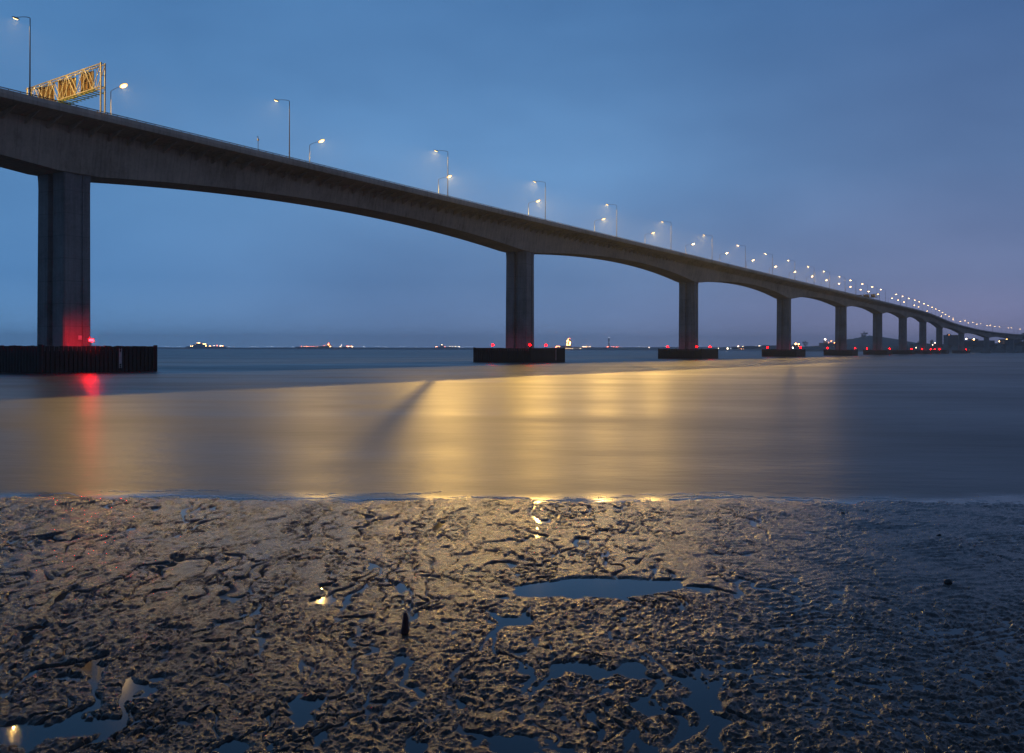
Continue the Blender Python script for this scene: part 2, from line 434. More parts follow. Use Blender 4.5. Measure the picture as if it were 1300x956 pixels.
for t in np.arange(-200, 1400, 4.8):                 # brackets under the overhang
    for sg in (1, -1):
        a, c = 6.42 * sg, 11.4 * sg; za, zc = cz(t, a) - 2.93, cz(t, c) - 2.19
        vs = [bl(a, t - .2, za), bl(a - .18 * sg, t - .2, za - 1.5), bl(c, t - .2, zc - .06), bl(a, t + .2, za), bl(a - .18 * sg, t + .2, za - 1.5), bl(c, t + .2, zc - .06)]
        g.add(vs, [(0, 1, 2), (5, 4, 3), (0, 3, 4, 1), (1, 4, 5, 2), (2, 5, 3, 0)])
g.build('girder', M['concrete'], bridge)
sweep('roadway', M['asphalt'], lambda t: [(11.9, cz(t, 11.9) - 1.145), (11.9, cz(t, 11.9) - 1.16), (-11.9, cz(t, -11.9) - 1.16), (-11.9, cz(t, -11.9) - 1.145)]).build('roadway', M['asphalt'], bridge)
for sg, lab in ((1, 'near'), (-1, 'far')):
    def bar(t, sg=sg):
        e = cz(t, 12.4 * sg)
        return [(12.46 * sg, e - 1.16), (12.40 * sg, e - .34), (12.12 * sg, e - .34), (12.02 * sg, e - .8), (11.95 * sg, e - 1.158)]
    bo = sweep('barrier', M['barrier'], bar).build('barrier', M['barrier'], bridge)
    rb = sweep('rail', M['rail'], lambda t, sg=sg: [(12.33 * sg, cz(t, 12.4 * sg) - .16), (12.33 * sg, cz(t, 12.4 * sg)), (12.2 * sg, cz(t, 12.4 * sg)), (12.2 * sg, cz(t, 12.4 * sg) - .16)])
    for t in np.arange(-200, 1300, 2.4):
        q = bl(12.265 * sg, t, cz(t, 12.4 * sg) - .25); rb.box(q, (.12, .16, .2))
    rb.build('rail', M['rail'], bo)

def pier_section():
    T, A = 4.65, 3.15; gw, gd = .95, 1.0; sw, sd = 1.2, .22; c = .28
    s = []
    # half across = T (local x), half along = A (local y); grooves on the two end faces, panels on the two sides
    q = [(T - c, -A), (T, -A + c), (T, -sw), (T - sd, -sw + .1), (T - sd, sw - .1), (T, sw), (T, A - c), (T - c, A),
         (gw, A), (gw - .15, A - gd), (-gw + .15, A - gd), (-gw, A), (-T + c, A), (-T, A - c), (-T, sw), (-T + sd, sw - .1), (-T + sd, -sw + .1), (-T, -sw), (-T, -A + c), (-T + c, -A),
         (-gw, -A), (-gw + .15, -A + gd), (gw - .15, -A + gd), (gw, -A)]
    return q
PS = pier_section()
def rot2(p, a): return (p[0] * math.cos(a) - p[1] * math.sin(a), p[0] * math.sin(a) + p[1] * math.cos(a))
for i, t in enumerate(PIER):
    zs = soffit(t); b = MB(); a = curve_angle(t); n = len(PS); vs = []
    zl = [1.5, 3.5, zs - 3.0, zs - 1.4, zs + .3]; sc = [1.04, 1.03, 1.0, 1.01, 1.04]
    for z, k in zip(zl, sc):
        for p in PS:
            r = rot2((p[0] * k, p[1] * k), a); vs.append((r[0] + off(t), r[1] + t, z))
    fs = [(j * n + k, j * n + (k + 1) % n, (j + 1) * n + (k + 1) % n, (j + 1) * n + k) for j in range(4) for k in range(n)]
    fs += [tuple(range(n)), tuple(4 * n + k for k in range(n))]
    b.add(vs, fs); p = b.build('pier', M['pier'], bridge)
    b = MB(); w, l = 9.0, 8.6
    b.prism([tuple(np.add(rot2(q, a), (off(t), t))) for q in ((w, -l + 1), (w, l - 1), (w - 1, l), (-w + 1, l), (-w, l - 1), (-w, -l + 1), (-w + 1, -l), (w - 1, -l))], -1, 4.6)
    b.build('pile_cap', M['cap'], p)
    if i == 0:
        b = MB(); b.box((4.65 * 1.03 + .05, .5, 7.3), (.06, .9, .9)); b.build('notice_plate', M['pale_paint'], p)

# ------------------------------------------------------------------ fenders round the piers
ORD = ['first', 'second', 'third', 'fourth', 'fifth', 'sixth', 'seventh', 'eighth', 'ninth', 'tenth', 'eleventh', 'twelfth', 'thirteenth', 'fourteenth', 'fifteenth', 'sixteenth', 'seventeenth', 'eighteenth', 'nineteenth', 'twentieth',
       'twenty-first', 'twenty-second', 'twenty-third', 'twenty-fourth', 'twenty-fifth', 'twenty-sixth', 'twenty-seventh', 'twenty-eighth', 'twenty-ninth', 'thirtieth', 'thirty-first', 'thirty-second', 'thirty-third', 'thirty-fourth', 'thirty-fifth', 'thirty-sixth', 'thirty-seventh', 'thirty-eighth', 'thirty-ninth', 'fortieth']
FT, FA, FZ = 12.6, 13.6, 5.5
def fender_meshes():
    pl = MB(); step = .98
    def run(p, q):
        p = Vector(p); q = Vector(q); d = q - p; n = int(d.length / step); ang = math.atan2(d.y, d.x)
        for k in range(n):
            c = p + d * ((k + .5) / n); h = FZ + random.uniform(-.10, .10)
            pl.box((c.x, c.y, h / 2 - .6), (.70, .34, h + 1.2), ang + random.uniform(-.02, .02))
    C = [(FT, -FA), (FT, FA), (-FT, FA), (-FT, -FA)]
    for i in range(4): run(C[i], C[(i + 1) % 4])
    for x, y in C: pl.tube([(x, y, -1), (x, y, FZ + .25)], .42, 10)
    wl = MB()
    for z, h in ((FZ - 1.25, .5), (2.3, .55), (.5, .5)):
        for sx, sy, lx, ly in ((FT - .42, 0, .36, 2 * FA - .4), (-FT + .42, 0, .36, 2 * FA - .4), (0, FA - .42, 2 * FT - 1.3, .36), (0, -FA + .42, 2 * FT - 1.3, .36)):
            wl.box((sx, sy, z), (lx, ly, h))
    for sx, sy, lx, ly in ((FT - .75, 0, .14, 2 * FA - 1.2), (-FT + .75, 0, .14, 2 * FA - 1.2), (0, FA - .75, 2 * FT - 1.7, .14), (0, -FA + .75, 2 * FT - 1.7, .14)):
        wl.box((sx, sy, 1.7), (lx, ly, 4.6))
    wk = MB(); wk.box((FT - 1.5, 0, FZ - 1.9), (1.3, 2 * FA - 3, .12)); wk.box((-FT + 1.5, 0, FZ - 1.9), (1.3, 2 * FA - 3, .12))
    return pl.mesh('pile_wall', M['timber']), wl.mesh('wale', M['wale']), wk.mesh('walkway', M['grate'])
FM = fender_meshes()
fpos = []
for i, t in enumerate(PIER[:10]):
    w = bw(0, t, 0); rz = TH + curve_angle(t); e = empty('pier_fender', w, rz); fpos.append((w, rz))
    lab = ['black timber fender of upright piles round the nearest pier, with a pale ladder', 'black timber fender round the second pier from the left'][i] if i < 2 else 'black timber fender round the %s pier from the left' % ORD[i]
    tag(e, lab, 'pier fender', 'timber fenders round the bridge piers')
    inst('pile_wall', FM[0], e); inst('wale', FM[1], e); inst('walkway', FM[2], e)
    if i < 2:
        b = MB(); yy = {0: 4.4, 1: 6.0}[i]
        for s in (-.3, .3): b.box((FT + .34, yy + s, 2.9), (.08, .09, 4.2))
        for k in range(11): b.box((FT + .34, yy, 1.0 + k * .38), (.06, .55, .07))
        if i == 0: b.box((FT + .28, yy, 3.0), (.03, .62, 2.4))
        b.build('ladder', M['pale_paint'], e)

# red navigation lights standing on the fenders
def on_fender(i, px):
    """point on the visible rim of fender i on the bearing px"""
    w, rz = fpos[i]; best = None
    C = [(FT, -FA), (FT, FA), (-FT, FA), (-FT, -FA)]
    for k in range(4):
        for s in np.linspace(0, 1, 200):
            p = Vector(C[k]).lerp(Vector(C[(k + 1) % 4]), s); q = rot2(p, rz); X_, Y_ = w.x + q[0], w.y + q[1]
            if abs((X_ / Y_) * F + 650 - px) < .6 + 60 / Y_ * .6 and (best is None or Y_ < best[1]): best = (X_, Y_)
    return best
nb = MB(); nb.tube([(0, 0, 0), (0, 0, .55)], .06, 8); nb.box((0, 0, .58), (.4, .4, .06)); NPOST = nb.mesh('post', M['dark_post'])
nb = MB(); nb.tube([(0, 0, .61), (0, 0, .70), (0, 0, .90), (0, 0, .98)], [.24, .30, .30, .18], 8); NLAN = nb.mesh('lantern', M['red'], True); NLAN2 = nb.mesh('lantern', M['red_strong'], True)
nb = MB(); nb.tube([(0, 0, .985), (0, 0, 1.02), (0, 0, 1.10)], [.60, .58, .10], 12); NCAP = nb.mesh('lantern_visor', M['dark_post'])  # cap widened into an added visor, holding red light off the upper pier
navs = [(0, 116), (1, 625), (1, 672), (1, 693.5), (2, 847), (2, 884), (2, 902), (3, 974), (3, 1017), (4, 1050), (4, 1086), (5, 1100), (5, 1130), (6, 1158), (6, 1162), (7, 1170), (7, 1181), (8, 1186), (8, 1192), (9, 1204), (9, 1226)]
seen = {}
for i, px in navs:
    p = on_fender(i, px)
    if p is None: continue
    seen[i] = seen.get(i, 0) + 1
    e = empty('navigation_light', (p[0], p[1], FZ + .02), 0, 1.5 if i < 3 else 1.9)
    tag(e, 'red lantern, %s from the left on the fender of the %s pier' % (ORD[seen[i] - 1], ORD[i]), 'navigation light', 'red navigation lights on the pier fenders')
    inst('post', NPOST, e); l = inst('lantern', NLAN2 if i == 0 else NLAN, e); inst('lantern_visor', NCAP, e)

# ------------------------------------------------------------------ street lamps
NEAR = [(-15.7, 70.15), (55.5, 70.17), (128.2, 70.17), (194.8, 70.33), (261.9, 70.37), (329.0, 70.53), (393.3, 70.5), (457.4, 70.8), (520.1, 71.0), (581.4, 71.5), (642.9, 71.63), (699.3, 71.87), (763.4, 71.73), (813.7, 71.83), (873.7, 71.97), (929.1, 72.27), (982.8, 72.57), (1091.1, 72.73), (1141.3, 72.93), (1195.5, 73.03), (1250.3, 73.03), (1293.3, 72.77), (1343.2, 72.4), (1391.8, 71.77), (1438.7, 71.1), (1483.3, 70.27), (1530.1, 69.2), (1570.8, 67.7), (1609.3, 65.8), (1650.7, 63.77), (1694.6, 62.1), (1816.4, 60.77), (1891.6, 59.67), (1963.2, 58.43), (2045.3, 57.2), (2123.9, 55.97), (2218.1, 55.4)]
FAR = [(20.5, 67.65), (89.8, 67.73), (158.0, 67.87), (224.9, 68.13), (290.4, 68.27), (353.9, 68.37), (417.5, 68.6), (482.0, 68.87), (542.4, 69.1), (602.4, 69.27), (661.9, 69.5), (722.9, 69.87), (779.3, 70.17), (835.2, 70.43), (891.5, 70.63), (947.2, 70.93), (994.0, 71.33), (1055.2, 71.6), (1159.2, 71.63), (1207.7, 71.6), (1259.6, 71.37), (1359.1, 71.07), (1405.2, 70.37), (1506.0, 68.03), (1669.9, 65.13), (1789.4, 62.13), (1856.2, 60.57), (1927.2, 59.53), (2002.1, 58.7), (2087.0, 57.93), (2150.1, 56.87), (2253.5, 55.67), (2341.3, 55.0)]
LH, ARM = 14.0, 4.7                                  # lens height above the barrier top; reach of the arm (local -x)
b = MB(); b.tube([(0, 0, -.3), (0, 0, 0), (0, 0, LH - .75)], [.15, .145, .085], 8); b.box((0, 0, -.28), (.42, .42, .06)); b.box((0, 0, 1.0), (.20, .26, .5)); L_POLE = b.mesh('pole', M['pole'], False)
b = MB(); b.tube([(0, 0, LH - .95), (-.08, 0, LH - .62), (-1.0, 0, LH - .34), (-2.4, 0, LH - .08), (-ARM + .5, 0, LH + .12)], [.07, .065, .06, .055, .05], 7); L_ARM = b.mesh('arm', M['pole'])
b = MB()
def tilt(p, c=(-ARM, 0, LH), a=math.radians(24)):
    x, z = p[0] - c[0], p[2] - c[2]
    return (c[0] + x * math.cos(a) + z * math.sin(a), p[1], c[2] - x * math.sin(a) + z * math.cos(a))
q = MB(); q.dome((-ARM, 0, LH + .03), (.88, .66, .24), 14, 4, False); q.box((-ARM + .42, 0, LH + .07), (.34, .24, .14)); q.v = [tilt(p) for p in q.v]; L_HOUSE = q.mesh('lamp_head', M['housing'], True)
q = MB(); q.dome((-ARM - .04, 0, LH + .012), (.62, .48, .19), 14, 4, True); q.v = [tilt(p) for p in q.v]; L_LENS = q.mesh('lens', M['lens'], True); L_LENS_MID = q.mesh('lens', M['lens_mid'], True)
q = MB(); q.dome((-ARM - .04, 0, LH + .03), (.84, .62, .06), 16, 4, True); q.v = [tilt(p) for p in q.v]; L_BOWL = q.mesh('glare_bowl', M['glare'], True)
q = MB(); q.dome((-ARM - .04, 0, LH - .1), (.75, .5, .32), 12, 4, True, True); L_LENS_FAR = q.mesh('lens', M['lens_far'], True); q = MB(); q.dome((-ARM - .04, 0, LH - .1), (.5, .36, .26), 12, 4, True, True); L_LENS_END = q.mesh('lens', M['lens_far'], True)
q = MB(); q.dome((-ARM, 0, LH + .03), (1.12, .88, .30), 16, 4, False); q.box((-ARM + .95, 0, LH + .08), (.5, .26, .16)); q.v = [tilt(p) for p in q.v]; B_HOUSE = q.mesh('lamp_head', M['housing'], True)
q = MB(); q.dome((-ARM - .04, 0, LH + .012), (.84, .68, .24), 16, 4, True); q.v = [tilt(p) for p in q.v]; B_LENS = q.mesh('lens', M['lens'], True); B_LENS_MID = q.mesh('lens', M['lens_mid'], True)  # far-row heads and lenses enlarged to stand in for glare
q = MB(); q.dome((-ARM - .04, 0, LH + .03), (1.08, .85, .09), 16, 4, True); q.v = [tilt(p) for p in q.v]; B_BOWL = q.mesh('glare_bowl', M['glare'], True)
def lamp_light(kind, power, col, size, name):
    d = bpy.data.lights.new(name, kind); d.energy = power; d.color = col
    if kind == 'AREA': d.shape = 'DISK'; d.size = size
    else: d.shadow_soft_size = size
    return d
BULB = lamp_light('AREA', 66000, (1.0, .585, .13), .35, 'sodium_bulb'); BULB_DIM = lamp_light('AREA', 21000, (1.0, .585, .13), .35, 'dimmed_sodium_bulb'); BULB_MID = lamp_light('AREA', 25000, (1.0, .60, .17), .35, 'warm_bulb')  # left bulbs dimmed to weaken their streaks on the water
def lamp(t, zl, n, rz, label, group):
    zb = cz(t, n); e = empty('street_lamp', bw(n, t, zb - .04), rz + curve_angle(t), (1, 1, max(.5, (zl - zb) / LH)))
    tag(e, label, 'street lamp', group)
    inst('pole', L_POLE, e); inst('arm', L_ARM, e); big = n < 0 and t < 800; h = inst('lamp_head', B_HOUSE if big else L_HOUSE, e); inst('glare_bowl', B_BOWL if big else L_BOWL, h) if t < 800 else None; inst('lens', (B_LENS if big else L_LENS) if t < 400 else (B_LENS_MID if big else L_LENS_MID) if t < 800 else L_LENS_FAR, h)
    if t < 800:
        lo = link(bpy.data.objects.new('bulb', BULB_DIM if t < 110 else BULB if t < 400 else BULB_MID), h); lo.location = tilt((-ARM - .04, 0, LH - (.26 if big else .21))); lo.rotation_euler = (0, math.radians(24), 0)
for i, (t, z) in enumerate(NEAR):
    lamp(t, z, 12.27, TH, 'lit street lamp, %s from the left along the near bridge edge' % ORD[i], 'street lamps along the near edge of the bridge')
for i, (t, z) in enumerate(FAR):
    lamp(t, z, -12.27, TH + math.pi, 'lit street lamp, %s from the left along the far bridge edge' % ORD[i], 'street lamps along the far edge of the bridge')

# small instrument post on the near barrier
b = MB(); e = empty('sensor_post', bw(12.27, 44.5, ztop(44.5)), TH)
tag(e, 'short thin post with a pale box on the bridge barrier', 'post')
b.tube([(0, 0, -.3), (0, 0, 3.0)], .07, 8); b.build('post', M['dark_post'], e)
b = MB(); b.box((0, 0, 2.35), (.34, .34, .5)); b.build('instrument_box', M['pale_paint'], e)
b = MB(); b.tube([(0, 0, 2.9), (.05, -.3, 3.15)], .09, 8); b.build('camera', M['dark_post'], e)

# ------------------------------------------------------------------ sign gantries
def gantry(t, top, bot, drop, label, w=1.0, lit=True):
    """box truss across the deck; local x across (near end +), y along"""
    e = empty('sign_gantry', bw(0, t, ztop(t)), TH); tag(e, label, 'sign gantry', 'sign gantries over the bridge deck')
    xa, xb = 12.9, -13.3
    def zz(x, z): return z - drop * (xa - x) / (xa - xb)
    for x in (12.75, -12.75):
        b = MB()
        for y in (-w / 2, w / 2): b.tube([(x, y, -.4), (x, y, zz(x, top) + .25)], .17, 10)
        for z in (bot, (bot + top) / 2): b.tube([(x, -w / 2, zz(x, z)), (x, w / 2, zz(x, z))], .07, 6)
        b.build('post', M['galv'], e)
    b = MB(); n = 9
    for y in (-w / 2, w / 2):
        for z in (top, bot): b.tube([(xa, y, zz(xa, z)), (xb, y, zz(xb, z))], .13, 6)
        for k in range(n):
            x0 = xa + (xb - xa) * k / n; x1 = xa + (xb - xa) * (k + 1) / n
            b.tube([(x0, y, zz(x0, bot)), (x0, y, zz(x0, top))], .06, 5)
            za, zb = (bot, top) if k % 2 else (top, bot)
            b.tube([(x0, y, zz(x0, za)), (x1, y, zz(x1, zb))], .10, 5)
    for k in range(n + 1):
        x0 = xa + (xb - xa) * k / n
        for z in (top, bot): b.tube([(x0, -w / 2, zz(x0, z)), (x0, w / 2, zz(x0, z))], .055, 5)
        if k < n:
            x1 = xa + (xb - xa) * (k + 1) / n
            b.tube([(x0, -w / 2, zz(x0, top)), (x1, w / 2, zz(x1, top))], .05, 5)
    b.build('truss', M['galv'], e)
    for x0, x1 in ((8.6, 4.2), (2.6, -3.6), (-5.0, -10.6)):
        b = MB(); m = (x0 + x1) / 2; zc = zz(m, (top + bot) / 2)
        b.box((m, w / 2 + .35, zc), (x0 - x1, .06, (top - bot) * .95)); s = b.build('sign_panel', M['green_board'], e)
        b = MB(); b.box((m, w / 2 + .30, zc), (x0 - x1 - .05, .03, (top - bot) * .93))
        for k in range(4): b.box((x0 + (x1 - x0) * (k + .5) / 4, w / 2 + .20, zc), (.10, .16, (top - bot) * .93))
        for k in range(3): b.box((m, w / 2 + .12, zc + (k - 1) * (top - bot) * .3), (x0 - x1 - .3, .06, .14))
        b.build('panel_backing', M['brown_board'], s)
    b = MB()
    for k in range(17):
        x = 10.2 - k * 1.28; b.box((x, w / 2 + .3, zz(x, bot) - .42), (.36, 2.9, .10))
    for y in (-.9, 1.3): b.tube([(10.6, w / 2 + y, zz(10.6, bot) - .3), (-11.4, w / 2 + y, zz(-11.4, bot) - .3)], .06, 6)
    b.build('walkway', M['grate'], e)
    for x in (7.6, 5.0, 1.4, -2.2, -6.2, -9.4):
        b = MB(); b.box((x, -w / 2 + .22, zz(x, top) + .05), (1.3, .04, .04)); b.build('sign_light', M['sign_lamp'], e)
gantry(0.1, 9.8, 5.0, 1.9, 'lit steel truss sign gantry on the left end of the bridge, seen from behind')
gantry(940.0, 6.6, 3.2, .8, 'small yellow lit sign gantry far along the bridge among the distant lamps')

# ------------------------------------------------------------------ far shores, hills and their lights
def ridge(name, pts, D, depth, mat, label, cat, step=2.0, rough=1.0, kind='structure'):
    xs = np.arange(pts[0][0], pts[-1][0] + .01, step); yv = np.interp(xs, [p[0] for p in pts], [p[1] for p in pts])
    crest = np.array([at(a, c, D).z for a, c in zip(xs, yv)]); seed = random.random() * 90
    crest = np.maximum(.3, crest + rough * (D / F) * .9 * fbm(xs * .11 + seed, xs * 0 + seed, 4))
    wx = np.array([at(a, 440, D).x for a in xs]); prof = [(-1, -.05), (-.93, .22), (-.7, .5), (-.4, .82), (0, 1), (.4, .8), (1, -.1)]
    R_ = [];
    for d, h in prof: R_.append((wx, np.full_like(wx, D + d * depth) + 0 * wx, crest * h + (.12 * crest * fbm(xs * .2 + d * 9, xs * 0 + d * 5, 3) if abs(d) < .9 else -1)))
    me = grid_mesh(name, np.array([r[0] for r in R_]), np.array([r[1] for r in R_]), np.array([r[2] for r in R_]), mat)
    return tag(link(bpy.data.objects.new(name, me)), label, cat, kind=kind)
ridge('far_shore', [(-120, 441.2), (200, 440.9), (300, 441.3), (420, 441.0), (560, 441.4), (700, 441.4), (760, 440.8), (860, 440.6), (935, 440.8), (1000, 440.2)], 6800, 500, M['shore'], 'thin low dark shoreline across the water on the horizon', 'shore', 4, .35)
ridge('hill', [(985, 442), (1000, 441), (1018, 440.2), (1040, 438.8), (1052, 437.5), (1070, 437), (1090, 438), (1110, 441)], 3600, 260, M['hill'], 'low dark treed shore between the fourth and fifth piers', 'shore', 1.5, .8)
ridge('hill', [(1060, 436), (1075, 431.2), (1092, 428.4), (1104, 426), (1116, 427.5), (1130, 430), (1142, 432.6), (1156, 437), (1170, 442)], 4700, 420, M['hill'], 'pale rounded hill in the distance behind the sixth pier', 'hill', 1.5, .3)
ridge('hill', [(1136, 444), (1146, 439.5), (1156, 437.8), (1166, 435.2), (1180, 436.4), (1196, 437), (1220, 437.5), (1250, 436.0), (1280, 435.0), (1330, 432), (1420, 431)], 2550, 190, M['hill'], 'dark wooded right hand shore under the far end of the bridge', 'shore', 1.5, .9)
ridge('shore_bank', [(1120, 446.6), (1180, 446.0), (1260, 445.2), (1420, 444.0)], 2330, 60, M['shore'], 'low dark bank at the water on the right', 'bank', 2, .3)

# trees along the right shore: each its own trunk and crown
def tree_meshes(k):
    r = random.Random(40 + k); b = MB(); b.tube([(0, 0, -1), (0, 0, 2.5), (.2, .1, 5.5)], [.45, .35, .12], 7); tr = b.mesh('trunk', M['bark'])
    b = MB(); cl = [(r.uniform(-2.6, 2.6), r.uniform(-2.6, 2.6), r.uniform(3.0, 8.6)) for _ in range(11)] + [(0, 0, 9.0)]
    for cx, cy, c_z in cl:
        rad = r.uniform(1.0, 1.9)
        for _ in range(42):
            d = Vector((r.gauss(0, 1), r.gauss(0, 1), r.gauss(0, .8))).normalized() * rad * r.uniform(.5, 1.05); c = Vector((cx, cy, c_z)) + d
            a = Vector((r.gauss(0, 1), r.gauss(0, 1), r.gauss(0, 1))).normalized(); e = a.cross(Vector((.3, .5, .8))).normalized(); s = r.uniform(.3, .55)
            b.add([c + a * s, c + e * s * .7, c - a * s, c - e * s * .7], [(0, 1, 2, 3)])
    me = bpy.data.meshes.new('crown'); me.from_pydata(b.v, [], b.f); me.materials.append(M['leaf']); return tr, me
TM = [tree_meshes(k) for k in range(4)]
def tree(px, py_base, py_top, D, label, wide=1.0):
    p = at(px, py_base, D); h = (at(px, py_top, D).z - p.z) / 10.3; e = empty('tree', p, random.random() * 6, (h * wide, h * wide, h)); tag(e, label, 'tree', 'trees on the far shores')
    k = random.randrange(4); inst('trunk', TM[k][0], e); inst('crown', TM[k][1], e)
tree(1022.5, 441, 432.4, 3500, 'round dark tree standing alone on the low shore right of the fourth pier', 1.1)
tree(1097, 430, 420.6, 4600, 'lone tree on the crest of the pale hill', 1.2)
tree(1095, 430, 424.4, 4650, 'lower bushy tree beside the lone crest tree on the pale hill', 1.6)
for i, (px, yb, yt, D, w) in enumerate([(1166, 439, 433.0, 2400, 1.3), (1172, 440, 434.2, 2420, 1.2), (1183, 440, 430.9, 2400, .8), (1150, 442, 437.2, 2350, 1.5), (1158, 441, 436.4, 2360, 1.6), (1207, 443, 438, 2300, 1.7), (1222, 442, 437.5, 2330, 1.6), (1236, 443, 437.2, 2320, 1.7), (1250, 443, 436.6, 2300, 1.6), (1262, 444, 436.8, 2280, 1.6), (1276, 444, 436.0, 2260, 1.6), (1287, 444, 434.5, 2240, 1.6)]):
    tree(px, yb, yt, D, 'dark shore tree, %s from the left under the far bridge end' % ORD[i], w)
tree(1299, 444, 421.5, 2150, 'tall dark tree at the right edge where the bridge ends', .9)
tree(1309, 445, 424, 2140, 'second tall dark tree at the right edge behind the tallest one', .9)

SPH = {}
def lamp_mesh(mat):
    if mat not in SPH:
        b = MB(); b.dome((0, 0, 0), (1, 1, 1), 6, 2, True, True); SPH[mat] = b.mesh('light', M[mat], True)
    return SPH[mat]
def plant(name, label, cat, D, x0, x1, yb, blocks, lights, group=None, tone='far_build'):
    """a cluster on a far shore; blocks (px0, px1, ytop), lights (px, py, material, size in px)"""
    o = at((x0 + x1) / 2, yb, D); e = empty(name, (o.x, o.y, max(0, o.z))); tag(e, label, cat, group); z0 = e.location.z
    for a, c, yt in blocks:
        p = at((a + c) / 2, yt, D); w = (c - a) * D / F; h = max(1.5, p.z - z0)
        b = MB(); b.box((p.x - o.x, 0, h / 2 - .5), (w, w * .6 + 6, h + 1)); b.box((p.x - o.x, 0, h + .25), (w * 1.03, w * .6 + 6.4, .5)); b.build('block', M[tone], e)
    for px, py, mt, s in lights:
        p = at(px, py, D); q = inst('light', lamp_mesh(mt), e, (p.x - o.x, -9 - random.random() * 3, max(.8, p.z - z0))); r = s * D / F * .5; q.scale = (r, r, r)
R = random.Random(5)
def strip(x0, x1, y, n, mats, s=(.5, .9), jy=.5):
    return [(R.uniform(x0, x1), y + R.uniform(-jy, jy), R.choice(mats), R.uniform(*s)) for _ in range(n)]
plant('waterfront_plant', 'golden lit waterfront works with a stepped top, leftmost cluster on the horizon', 'works', 6400, 238, 286, 441.2, [(241, 285, 439.8), (247, 262, 437.2), (250, 258, 435.8)],
      strip(240, 268, 439.8, 18, ['far_gold'], (.6, 1.1), .5) + strip(248, 262, 437.6, 14, ['far_gold'], (.7, 1.2), 1.2) + strip(250, 256, 435.6, 4, ['far_gold'], (.5, .9), .5) + strip(268, 284, 439.2, 10, ['far_orange', 'far_red', 'far_white'], (.5, .9), .8))
plant('waterfront_works', 'long row of reddish lit waterfront works ending in a lit tower', 'works', 6400, 378, 421, 441.4, [(378, 420, 440.2), (404, 419, 439.2), (416, 419, 436.2)],
      strip(379, 405, 440.2, 16, ['far_red', 'far_red', 'far_orange'], (.6, 1.1), .5) + strip(404, 420, 440.2, 12, ['far_orange', 'far_gold'], (.7, 1.2), .6) + [(417.5, 437.6, 'far_orange', 1.3), (417.8, 435.9, 'far_red', .9), (412, 438.6, 'far_red', .9)])
plant('waterfront_shed', 'short orange lit shed right of the reddish row on the horizon', 'shed', 6400, 431, 449, 441.4, [(431, 448, 440.3)], strip(432, 448, 440.3, 12, ['far_orange', 'far_red', 'far_white'], (.6, 1.1), .7) + [(434, 438.2, 'far_white', .8)])
plant('waterfront_shed', 'small pink and white lit shed left of the second pier fender', 'shed', 6400, 550, 584, 441.6, [(552, 580, 440.6), (559, 563, 438)], strip(551, 584, 440.5, 12, ['far_white', 'far_pale', 'far_red'], (.5, .9), .6) + [(561, 437.6, 'far_white', .8), (583, 440.2, 'far_white', 1.1)])
plant('refinery', 'refinery with a tall golden lit tower right of the second pier', 'refinery', 6000, 704, 756, 442.2, [(706, 752, 440.6), (719.5, 725, 432), (721, 723.6, 429.6), (712, 719, 439)],
      strip(719.5, 725, 435.5, 18, ['far_gold', 'far_gold', 'far_orange'], (.7, 1.2), 3.6) + [(721.5, 430.2, 'far_orange', .8), (723, 429.3, 'far_red', .7)] + strip(716, 738, 442.0, 22, ['far_white', 'far_gold', 'far_gold'], (.8, 1.4), .8) + strip(705, 720, 440.4, 8, ['far_red', 'far_orange'], (.6, 1.0), .8) + strip(738, 753, 441.0, 12, ['far_white', 'far_orange', 'far_pale'], (.5, 1.0), 1.0))
plant('works_tower', 'faint pale tower over a pink lit quay right of the refinery', 'tower', 6600, 764, 784, 441.2, [(768, 784, 440.6), (772.4, 773.8, 428.8)], strip(769, 785, 440.4, 10, ['far_red', 'far_red', 'far_pale'], (.5, .9), .4) + [(773, 428.6, 'far_pale', 1.0), (773.2, 434.5, 'far_pale', .6)])
plant('waterfront_town', 'cluster of pink and white town lights left of the fourth pier', 'town block', 4200, 916, 984, 442.8, [(930, 944, 440.2), (944, 966, 439.4), (966, 984, 438.6)],
      [(923, 443.2, 'far_white', 1.6), (927, 443.0, 'far_pale', .8), (911.5, 442.6, 'far_white', .8), (936.5, 439.6, 'far_white', 1.1), (940, 442.4, 'far_orange', 1.8), (943, 442.6, 'far_orange', 1.4)] + strip(942, 956, 441.2, 14, ['far_white', 'far_red', 'far_white'], (.7, 1.4), 1.4) + strip(958, 982, 440.6, 14, ['far_red', 'far_pale', 'far_white'], (.6, 1.1), 1.4) + [(963, 439.4, 'far_white', 1.2), (977, 439.2, 'far_red', 1.1), (979, 439.0, 'far_white', 1.0)])
plant('house', 'pair of orange lit houses on the low shore right of the fourth pier', 'house', 3300, 1004, 1017, 441.8, [(1006, 1015, 437.6)], [(1009, 436.6, 'far_orange', 2.2), (1012.7, 437, 'far_orange', 1.8), (1005.5, 442.2, 'far_white', 1.5), (1013, 440, 'far_red', .8)])
plant('hall', 'pale floodlit hall with a light on its peak left of the fifth pier', 'hall', 3250, 1042, 1061, 440, [(1042, 1060, 435.6), (1046, 1049, 432.6)], [(1046.5, 430.6, 'far_white', 1.9), (1046.5, 432.4, 'far_pale', .9), (1050.5, 436.4, 'far_orange', 2.6), (1043.5, 436.0, 'far_orange', 1.0), (1058, 435.4, 'far_orange', .9), (1054, 433.0, 'far_orange', .7)], tone='far_build_pale')
wl = []
for r_ in range(5):
    for c_ in range(7):
        if R.random() < .8: wl.append((1202 + c_ * 2.1 + R.uniform(-.4, .4), 426.2 + r_ * 2.35 + R.uniform(-.4, .4), R.choice(['far_gold', 'far_gold', 'far_white', 'far_orange', 'far_gold', 'far_red']), R.uniform(.9, 1.7)))
